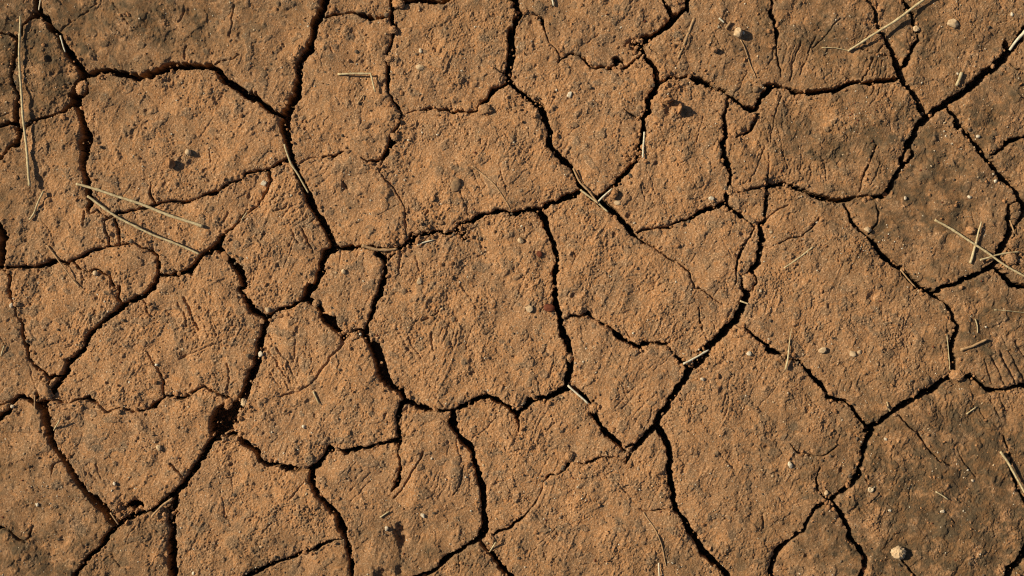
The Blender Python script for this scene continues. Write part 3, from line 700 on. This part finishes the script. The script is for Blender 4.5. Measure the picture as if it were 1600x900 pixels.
straw('stubby straw piece right beside the white chip near the bulb shaped stone', [(1141, 35), (1133, 46)], 4.6, 'brown', nodes=False)
straw('white chip of straw left of the stubby piece near the bulb shaped stone', [(1123, 29), (1131, 36)], 3.6, 'pale', nodes=False, flat=.5)
straw('long diagonal straw leaving the top edge at the upper right', [(1325, 81), (1384, 42), (1452, -8)], 4.4, lift=(0, 6), taper=(.7, 1))
straw('thick pale straw bridging the deep crack at the upper right edge', [(1579, 78), (1594, 57), (1625, 22)], 6.0, 'pale', lift=(0, 10), taper=(.6, 1.1))
straw('upright straw husk on the plate left of the thick crack at the upper right', [(1500, 114), (1497, 124), (1492, 135)], 6.0, 'straw', nodes=False, flat=.6)
straw('longest of the three crossed straws at the right edge, slanting down right', [(1459, 343), (1520, 383), (1560, 409), (1604, 435)], 4.2, lift=(0, 4))
straw('steep one of the three crossed straws, thickest at its lower end', [(1531, 347), (1523, 376), (1514, 412)], 4.8, taper=(.45, 1.0), lift=(1, 0))
straw('nearly level one of the three crossed straws, lying over the crack', [(1528, 406), (1560, 398), (1591, 393)], 3.4, lift=(2, 3))
straw('reddish sliver in the crack above the three crossed straws', [(1579, 344), (1585, 365)], 3.0, 'brown', lift=(2, 0))
straw('reddish straw lying along the crack left of the three crossed straws', [(1408, 421), (1418, 434), (1432, 449)], 3.0, 'brown', lift=(2, 2))
straw('flat faded straw pressed into the widest right hand plate', [(1271, 386), (1250, 401), (1225, 419)], 3.0, 'straw', sink=1.1, flat=.5, follow=True)
straw('tiny straw bridging the diagonal crack right of centre', [(1156, 470), (1169, 475)], 3.2, 'straw')
straw('short pale straw over the crack at the tip of the wedge plate top right', [(1067, 568), (1085, 559), (1108, 547)], 3.6, 'pale', lift=(2, 2))
straw('short pale straw at the crack junction below the central plate right corner', [(887, 602), (903, 616), (919, 631)], 3.8, 'pale', lift=(1, 1))
straw('needle thin straw that thickens downward and crosses a crack right of centre', [(1237, 512), (1234, 530), (1231, 553), (1226, 577)], 3.8, taper=(.12, 1), lift=(-1, 1.5))
straw('stout brown straw just right of the vertical crack at the right', [(1499, 546), (1519, 540), (1541, 530)], 4.6, 'brown', taper=(1, .7))
straw('small bent fibre above the stout brown straw at the right', [(1523, 498), (1526, 508), (1526, 520)], 2.4, 'straw')
straw('straight straw in the lower right corner leaving the right edge', [(1560, 705), (1582, 737), (1612, 792)], 4.4, lift=(3, 7))
straw('thread thin straw along the left lip of the right hand vertical crack', [(1479, 522), (1481, 550), (1484, 578)], 1.8, 'straw')
straw('faded straw fragment right of the coiled shell', [(1460, 767), (1470, 773), (1480, 780)], 2.6, 'straw')
straw('short stiff straw in the plate left of the central plate', [(490, 611), (499, 631)], 3.2, 'straw')
straw('white splinter in the crack near the top of the tall upright straw', [(93, 55), (96, 66), (101, 81)], 3.0, 'pale', lift=(2, 2))
straw('white splinter at the top edge in the upper left crack', [(62, -2), (59, 15)], 2.8, 'pale', lift=(1, 1))
straw('thin brown straw over the crack junction at the left edge', [(55, 617), (56, 646)], 2.8, 'brown', lift=(2, 1))
straw('short straw leaning right of the left edge crack junction', [(98, 655), (92, 663), (85, 672)], 3.0, 'straw')
straw('tiny straw at the left edge above the crack junction', [(7, 540), (2, 556)], 2.6, 'straw')
stem('root', 'root', 'brown root bridging the crack under the bowl shaped plate', [(270, 778), (254, 790), (238, 807)], 4.2, 'brown', lift=(2, 0))
straw('small brown splinter at the crack left of the root under the bowl shaped plate', [(174, 800), (186, 819)], 3.0, 'brown', lift=(2, 0))
stem('root', 'root', 'long thin root meandering down the sandy plate near the bottom', [(1005, 801), (1022, 824), (1031, 843), (1036, 864), (1040, 884)], 2.4, 'brown', follow=True, sink=.4)
straw('short upright pale straw at the bottom edge under the meandering root', [(1029, 879), (1030, 905)], 3.0, 'pale', lift=(2, 2))
straw('pale stub at the top edge just right of the centre', [(862, -4), (865, 10)], 3.6, 'pale')
straw('small straw leaning on clods at the junction above the bottom triangular plate', [(775, 845), (765, 862)], 2.8, 'straw')
straw('tiny straw in the crack right of the two long slanting straws', [(385, 332), (378, 344)], 2.6, 'straw')
straw('short faded straw in the middle of the rough plate', [(594, 808), (609, 798)], 2.6, 'straw')
stem('root', 'root', 'fine root trailing down from the bulb shaped stone', [(1156, 63), (1163, 75), (1170, 95), (1180, 122)], 1.8, 'brown', follow=True)
stem('root', 'root', 'fine root half buried in the plate with the oval stone', [(737, 260), (758, 275), (778, 295), (798, 330)], 2.4, 'brown', follow=True, sink=.8)
straw('thread of straw near the right edge above the ridged plate', [(1552, 484), (1575, 486), (1602, 488)], 1.6, 'straw', follow=True)
straw('small straw below the ridged plate on the huge dark plate', [(1511, 647), (1527, 636)], 2.4, 'straw')
straw('tiny upright straw above the diagonal crack in the widest right hand plate', [(1384, 627), (1388, 642)], 2.4, 'straw')
straw('thin faded straw at the tip of the long diagonal straw', [(1284, 74), (1305, 75), (1326, 79)], 1.8, 'straw', follow=True)

# ---------------------------------------------------------------- pebbles and clods
def pebble(name, cat, label, x, y, r, mat, asp=1.25, ang=None, flat=0.75, rough=0.22, sink=0.3, fx=2.2, group=None, z=None):
    import bmesh
    bm = bmesh.new(); bmesh.ops.create_icosphere(bm, subdivisions=4 if r > 4 else 3, radius=1)
    off = Vector((random.uniform(0, 50), random.uniform(0, 50), random.uniform(0, 50)))
    ang = random.uniform(0, 3.1) if ang is None else ang
    cuts = [(Vector([random.gauss(0, 1) for _ in range(3)]).normalized(), random.uniform(0.62, 0.9)) for _ in range(0 if rough < 0.12 or cat == 'clod' else 9)]
    for v in bm.verts:
        d = v.co.normalized()
        # a few flat facets, then noise
        m = 1 + rough * mnoise.noise(d * fx * 0.6 + off) + rough * 0.55 * mnoise.noise(d * fx * 2 + off)
        if cat == 'clod': m = 1 + 0.28 * mnoise.noise(d * 1.3 + off) + 0.42 * abs(mnoise.noise(d * 2.6 + off)) + 0.30 * mnoise.noise(d * 5.5 + off) + 0.14 * mnoise.noise(d * 12 + off)
        for nn, cc in cuts:
            if d.dot(nn) * m > cc: m = cc / d.dot(nn)
        v.co = Vector((d.x * asp, d.y, d.z * flat)) * m * r * MM
    me = bpy.data.meshes.new(name); bm.to_mesh(me); bm.free()
    for p in me.polygons: p.use_smooth = True
    g = max(height(x + a * r * .4, y + b * r * .4) for a in (-1, 0, 1) for b in (-1, 0, 1))
    g = max(g, -30) if z is None else z
    o = link(name, me, M[mat], label, cat, group, loc=to_w(x, y, g + r * flat * (1 - 2 * sink)))
    o.rotation_euler = (0, 0, ang); return o
PG = 'small loose stones on the mud'
def peb(label, x, y, r, mat='white_stone', **k):
    k.setdefault('rough', 0.3); r *= 0.86 if mat == 'white_stone' else 0.94
    return pebble('pebble', 'pebble', label, x, y, r, mat, group=PG, **k)
def clod(label, x, y, r, mat='soil', **k):
    k['rough'] = max(k.get('rough', 0.5), 0.42); k.setdefault('sink', 0.2)
    return pebble('soil_clod', 'clod', label, x, y, r, mat, group='loose clods of soil', **k)
peb('bulb shaped pale stone casting a long round shadow in the upper right', 1152, 53, 7.5, 'tan_stone', asp=1.2, ang=1.3, flat=1.1, sink=.08, rough=.15)
peb('tiny white stone touching the bulb shaped stone', 1161, 52, 2.8, flat=1.2)
peb('flat round tan pebble on the upper right plate', 1488, 37, 8.5, 'tan_stone', asp=1.15, ang=.2, flat=.5, rough=.15)
peb('brown pebble resting in the crack under the long diagonal straw', 1432, 45, 5.2, 'tan_stone', sink=0)
peb('white pebble nearest the top right corner', 1580, 23, 3.3)
peb('white pebble beside the crack left of the right edge', 1528, 213, 4)
peb('square white pebble high on the plate right of the bent straw', 657, 79, 3.8)
peb('oblong tan chip below the square white pebble', 657, 105, 4.6, 'tan_stone', asp=1.7, ang=0, flat=.6)
peb('flat white pebble on the plate left of the short upright straw', 890, 148, 4.8, asp=1.4, ang=.8, flat=.45)
peb('round tan pebble like a pea on the large upper left plate', 295, 238, 5.2, 'tan_stone', asp=1, flat=.95, rough=.08, sink=.15)
peb('brown wedge stone with a dark shadow on the large upper left plate', 268, 256, 7, 'clod', asp=1.4, ang=-1.1, flat=.9, rough=.3, sink=.1)
peb('brightest white pebble just left of the widest crack', 412, 287, 5.2, asp=1.2, flat=.6)
peb('small round tan pebble between the scalloped plate cracks at the left', 150, 427, 4.6, 'tan_stone', asp=1, flat=.9, rough=.1, sink=.1)
peb('elongated tan stone wedged in the crack at the end of the lower slanting straw', 351, 400, 6.0, 'clod', asp=1.5, ang=-1.0, flat=.7, rough=.15, z=-3)
peb('dark red oval pebble on the right edge of the central plate', 858, 481, 6.6, 'red_stone', asp=1.45, ang=-.1, flat=.6, rough=.08)
peb('angular tan stone left of the dark red oval pebble', 827, 483, 6, 'tan_stone', flat=.5, rough=.3)
peb('small dark red pebble above the dark red oval pebble', 843, 397, 5.0, 'red_stone', asp=1.4, ang=-.4, flat=.5)
peb('tan stone beside a pit at the top of the central plate', 813, 375, 4.8, 'tan_stone', rough=.3)
peb('pinkish angular rock with a triangular shadow right of the crossed straws', 959, 304, 7, 'clod', rough=.35, flat=.8, sink=.1)
peb('whitish flat stone just below the pinkish angular rock', 965, 317, 5, 'tan_stone', flat=.3, rough=.3)
peb('small white pebble left of the crack junction at upper right of centre', 1111, 310, 4, asp=1.4, ang=0)
peb('small white round pebble on the left edge at the crack junction', 19, 635, 3.8, asp=1, flat=.9, z=-1)
peb('white pebble high on the left edge beside a thin crack', 17, 477, 3.8)
peb('tiny white pebble at the fine crack of the broad left plate', 245, 570, 2.8)
peb('pale stone at the left end of the crack above the arched furrows', 418, 484, 4, 'tan_stone')
peb('white stone on the crack lip left of the arched furrows', 407, 553, 4.6, 'white_stone', flat=.6, z=-2)
peb('white cubic stone near the top of the wide plate right of the diagonal crack', 1170, 552, 4.6, 'white_stone', rough=.3)
peb('small white stone close to the diagonal crack, lower of two', 1097, 592, 3.6)
peb('tan pebble with a clear shadow on the widest right hand plate', 1285, 547, 5.4, 'tan_stone', sink=.1, rough=.3)
peb('pale flat pebble, left one of a touching pair on the widest right hand plate', 1331, 553, 4.8, 'tan_stone', asp=1.5, ang=-.4, flat=.4)
peb('pale flat pebble, right one of a touching pair on the widest right hand plate', 1342, 550, 4, 'tan_stone', flat=.4)
clod('crumbly tan clod with a dark shadow in the lower right, largest loose lump', 1402, 862, 8.5, 'tan_stone', asp=1.1, flat=.8, rough=.62, fx=3, sink=.15)
peb('white sliver of stone near the lower right crack fork', 1234, 726, 4, asp=1.8, ang=-1)
peb('tan pebble above the lower right crack junction', 1291, 770, 4, 'tan_stone')
peb('orange pebble in the lower right crack junction', 1291, 785, 4, 'clod', z=-1)
peb('tiny white pebble above the coiled shell', 1384, 686, 2.8)
peb('tiny white pebble far right of the coiled shell', 1521, 751, 2.6)
peb('tiny white chip right below the faded straw fragment', 1471, 798, 3, asp=1.6, ang=.2)
peb('tiny white pebble below and right of the coiled shell', 1389, 797, 2.4, asp=1.5)
clod('orange clod left of the steep crossed straw', 1515, 360, 5.4, rough=.3)
peb('white pebble between the upper right cracks above the crossed straws', 1555, 283, 3.2)
peb('white pebble left of the pebble between the upper right cracks', 1514, 308, 3.2, asp=1.4)
peb('white pebble on the dark blotch of the dark right hand plate', 1413, 310, 3)
peb('beige stone above the fork of a fine crack at the right', 1356, 359, 4.6, 'tan_stone', asp=1.5, ang=-.5)
peb('tiny white stone at the upper end of a hairline crack at the right', 1277, 347, 3)
peb('small tan pebble on the shield shaped plate', 537, 424, 3.8, 'tan_stone', flat=.9)
peb('whitish stone on the upper left of the central plate', 655, 439, 4.8, 'tan_stone', flat=.4)
peb('round white pebble above the dark hollow of the rough plate', 604, 825, 3.8, flat=.9)
peb('oval white pebble right of the dark hollow of the rough plate', 661, 805, 3.8, asp=1.4)
peb('lone white pebble low on the bowl shaped plate', 180, 755, 3)
peb('white pebble among grey grit at the lower left', 58, 789, 3.2)
peb('white pebble at the bottom edge left of centre', 302, 896, 3)
peb('tan angular stone high on the bowl shaped plate', 249, 700, 4.6, 'tan_stone', rough=.35)
clod('ochre clod at the end of the fine crack below the wedge plate', 890, 713, 5.6, rough=.3)
peb('white pebble left of the crack under the arched furrows', 475, 667, 3.4)
peb('large oval stone half buried in the plate right of the bent straw', 712, 289, 8, 'oval', asp=1.5, ang=1.2, flat=.45, rough=.1)
peb('dark round stone beside the deep V shaped crack', 1180, 140, 5, 'oval', asp=1.2, flat=.5, rough=.1)
clod('small brown clod below left of the bulb shaped stone', 1115, 79, 4, flat=1.1, sink=0)
clod('upper left chip beside the three dark pits', 1043, 158, 3.6, 'clod', asp=2.0, ang=.3, flat=2.0, sink=.1)
clod('upright chip between the dark pits', 1061, 171, 3.2, 'clod', asp=2.6, ang=1.4, flat=2.2, sink=.1)
clod('tan clod jammed in the crack above the four way junction at upper right', 1141, 297, 5.2, z=-3)
clod('flat clod bridging the crack at the right hand junction', 1495, 587, 7, asp=1.5, ang=0, flat=.5, z=-2)
clod('round clod in the crack at the top right of the bent straw plate', 614, 47, 5.2, z=-2)
clod('clod in the crack at the top edge', 622, 6, 7, z=-3)
clod('clod in the vertical crack right above the bent straw', 609, 92, 4.8, z=-2)
clod('lower clod in the vertical crack right of the bent straw', 617, 214, 5, z=-3)
clod('large crumb leaning over the widest crack near the top', 465, 82, 6, z=-1, asp=1.5, ang=1.3)
clod('smaller crumb below the large crumb near the widest crack', 457, 94, 4.6)
clod('rounded clod under the bend of the thin crack left of top centre', 758, 171, 7.5, flat=.5, rough=.25)
clod('tall pale clod at the upper rim of the big dark hole', 357, 631, 5.5, 'clod', asp=1.5, ang=1.2, flat=.8, z=-4)
clod('round tan clod at the right rim of the big dark hole', 382, 629, 4.6, 'tan_stone', z=-2)
clod('crumb lying inside the big dark hole', 368, 668, 4.5, z=-14)
clod('clod in the junction above the bottom triangular plate', 767, 842, 6, asp=1.5, ang=-.8, z=-1)
clod('clod in the crack right of the central plate', 890, 559, 5, z=-5)
clod('clod at the foot of the short crack left of the wedge plate', 928, 637, 5, asp=1.6, ang=1.3, z=-3)
clod('clod in the fork where the short vertical crack splits right of centre', 1170, 440, 9, asp=1.3, ang=1.5, flat=.5, z=-3, rough=.3)
clod('round clod under the level crossed straw in the crack', 1578, 404, 8, flat=.5, rough=.3)
clod('clod in the crack junction left of the shield shaped plate', 494, 474, 4.6, z=-2)
clod('clod at the lower tip of the shield shaped plate', 555, 524, 5, z=-3)
clod('large clod filling the junction at the lower left edge', 70, 612, 9, asp=1.5, ang=-.9, flat=.5, z=-3, rough=.3)
clod('clod in the upper left crack beside the large plate corner', 127, 137, 7.5, asp=1.4, ang=1.2, flat=.3, rough=.4, z=-3)
# a tiny coiled shell: one tapering tube wound in a spiral
vs, fs, n, R = [], [], 44, 10
for k in range(n + 1):
    t = k / n; a = 0.6 - t * 4.2 * math.pi; rr = 3.9 * (1 - t * 0.92); tr = 2.1 * (1 - t * 0.82)
    c = Vector((rr * math.cos(a), rr * math.sin(a), 0.9 * t + 1.4)); rad = Vector((math.cos(a), math.sin(a), 0))
    for j in range(R):
        b = 2 * math.pi * j / R; vs.append(tuple((c + (rad * math.cos(b) + Vector((0, 0, 1)) * math.sin(b)) * tr) * MM))
for k in range(n):
    for j in range(R): fs.append((k * R + j, k * R + (j + 1) % R, (k + 1) * R + (j + 1) % R, (k + 1) * R + j))
fs.append(tuple(reversed(range(R)))); me = bpy.data.meshes.new('snail_shell'); me.from_pydata(vs, [], fs)
for p in me.polygons: p.use_smooth = True
link('snail_shell', me, M['shell'], 'tiny pale coiled snail shell on the huge dark plate in the lower right', 'shell', loc=to_w(1359, 764, height(1359, 764)))

# ---------------------------------------------------------------- grit and crumbs nobody could count
OCT = [(1, 0, 0), (-1, 0, 0), (0, 1, 0), (0, -1, 0), (0, 0, 1), (0, 0, -1)]
import bmesh
bmt = bmesh.new(); bmesh.ops.create_icosphere(bmt, subdivisions=1, radius=1)
ICO = np.array([v.co[:] for v in bmt.verts]); ICF = np.array([[v.index for v in f.verts] for f in bmt.faces]); bmt.free()
def scatter(name, label, spots, mats, smooth=False):
    n = len(spots); nv, nf = len(ICO), len(ICF)
    co = np.zeros((n, nv, 3)); mi = np.zeros((n, nf), np.int32)
    for i, (x, y, r, m, zz) in enumerate(spots):
        sc = r * (1 + RNG.normal(0, .22, 3)); a = RNG.uniform(0, 6.28); ca, sa = math.cos(a), math.sin(a)
        v = ICO * (1 + RNG.normal(0, .12, (nv, 1))) * sc * (1, 1, .8)
        v = np.stack([v[:, 0] * ca - v[:, 1] * sa, v[:, 0] * sa + v[:, 1] * ca, v[:, 2]], 1)
        co[i] = (v + (x - 800, 450 - y, zz + r * 0.35)) * MM; mi[i] = m
    f = (ICF[None] + (np.arange(n) * nv)[:, None, None]).reshape(-1, 3)
    me = bpy.data.meshes.new(name); me.vertices.add(n * nv); me.vertices.foreach_set('co', co.astype(np.float32).ravel())
    me.loops.add(n * nf * 3); me.loops.foreach_set('vertex_index', f.astype(np.int32).ravel())
    me.polygons.add(n * nf); me.polygons.foreach_set('loop_start', np.arange(0, n * nf * 3, 3, dtype=np.int32)); me.polygons.foreach_set('loop_total', np.full(n * nf, 3, np.int32))
    for m in mats: me.materials.append(m)
    me.polygons.foreach_set('material_index', mi.ravel()); me.polygons.foreach_set('use_smooth', np.full(n * nf, smooth, dtype=bool)); me.update(calc_edges=True)
    return link(name, me, None, label, 'soil grit' if name == 'grit' else 'soil crumbs', kind='stuff')
sp = []
dens = vnoise(PX / 60, PY / 60, 80)
while len(sp) < 7500:
    x, y = random.uniform(-55, 1655), random.uniform(-55, 955)
    if HC[int(y) + MY, int(x) + MX] < -1 or dens[int(y) + MY, int(x) + MX] < random.uniform(-.8, .6): continue
    r = 0.4 + random.expovariate(3.2); r = min(r, 1.8)
    sp.append((x, y, r, random.choices([0, 1, 2, 3], [34, 38, 20, 8])[0], height(x, y)))
for cx, cy, s, k in [(62, 765, 16, 50), (225, 700, 10, 30), (1340, 190, 22, 60), (1345, 395, 18, 40), (620, 280, 14, 20), (900, 770, 12, 30), (120, 770, 15, 24), (905, 560, 10, 20), (1495, 265, 25, 40), (1385, 375, 12, 30)]:
    for q in range(k):
        x, y = random.gauss(cx, s), random.gauss(cy, s); sp.append((x, y, random.uniform(.5, 1.5), random.choice([0, 2, 2, 3]), height(x, y)))
scatter('grit', 'fine pale and grey grit strewn over the mud plates', sp, [M['white_stone'], M['tan_stone'], M['grey_stone'], M['red_stone']])
cr = []
flat_c = [(pts, i) for pts, _ in cracks for i in range(len(pts) - 1)]
wts = [math.dist(p[i][:2], p[i + 1][:2]) * (0.25 if max(p[i][2], p[i + 1][2]) < 2.5 else 1) for p, i in flat_c]
for p, i in random.choices(flat_c, wts, k=7000):
    t = random.random(); a, b = p[i], p[i + 1]; w = a[2] + (b[2] - a[2]) * t
    x = a[0] + (b[0] - a[0]) * t + random.gauss(0, w * .35 + 3.0); y = a[1] + (b[1] - a[1]) * t + random.gauss(0, w * .35 + 3.0)
    if not (-55 < x < 1655 and -55 < y < 955): continue
    h = height(x, y); 
    if h < -8: h = random.choice([max(h, -44), max(h, -44), -6]) if random.random() < .3 else max(h, -44)
    cr.append((x, y, min(0.7 + random.expovariate(1.15), 3.6), random.choices([0, 1, 2], [6, 3, 1])[0], h))
for k in range(5200):
    x, y = random.uniform(-55, 1655), random.uniform(-55, 955)
    if HC[int(y) + MY, int(x) + MX] < -1: continue
    cr.append((x, y, min(0.6 + random.expovariate(1.7), 3.0), random.choices([0, 1, 2], [6, 2, 2])[0], height(x, y)))
for cx, cy, s, k, z0 in [(367, 668, 7, 30, -40), (1060, 72, 6, 20, -3), (993, 72, 9, 40, -3), (190, 800, 12, 50, -12), (255, 800, 10, 50, -10), (665, 372, 22, 70, -3), (717, 362, 8, 40, -6), (995, 240, 8, 50, -4), (785, 97, 3, 5, -4),
                        (1055, 130, 12, 40, 0), (545, 520, 12, 40, -3), (1090, 562, 12, 30, -4), (1295, 785, 9, 20, -3), (625, 380, 12, 40, -3), (1588, 405, 10, 30, -2), (830, 162, 12, 30, -4), (385, 640, 8, 30, -3)]:
    for q in range(k):
        x, y = random.gauss(cx, s), random.gauss(cy, s); cr.append((x, y, min(.9 + random.expovariate(.9), 4), random.choice([0, 0, 1]), max(height(x, y), z0)))
scatter('soil_crumbs', 'crumbs of dry soil along the cracks and over the plates', cr, [M['clod'], M['soil'], M['grey_stone']])
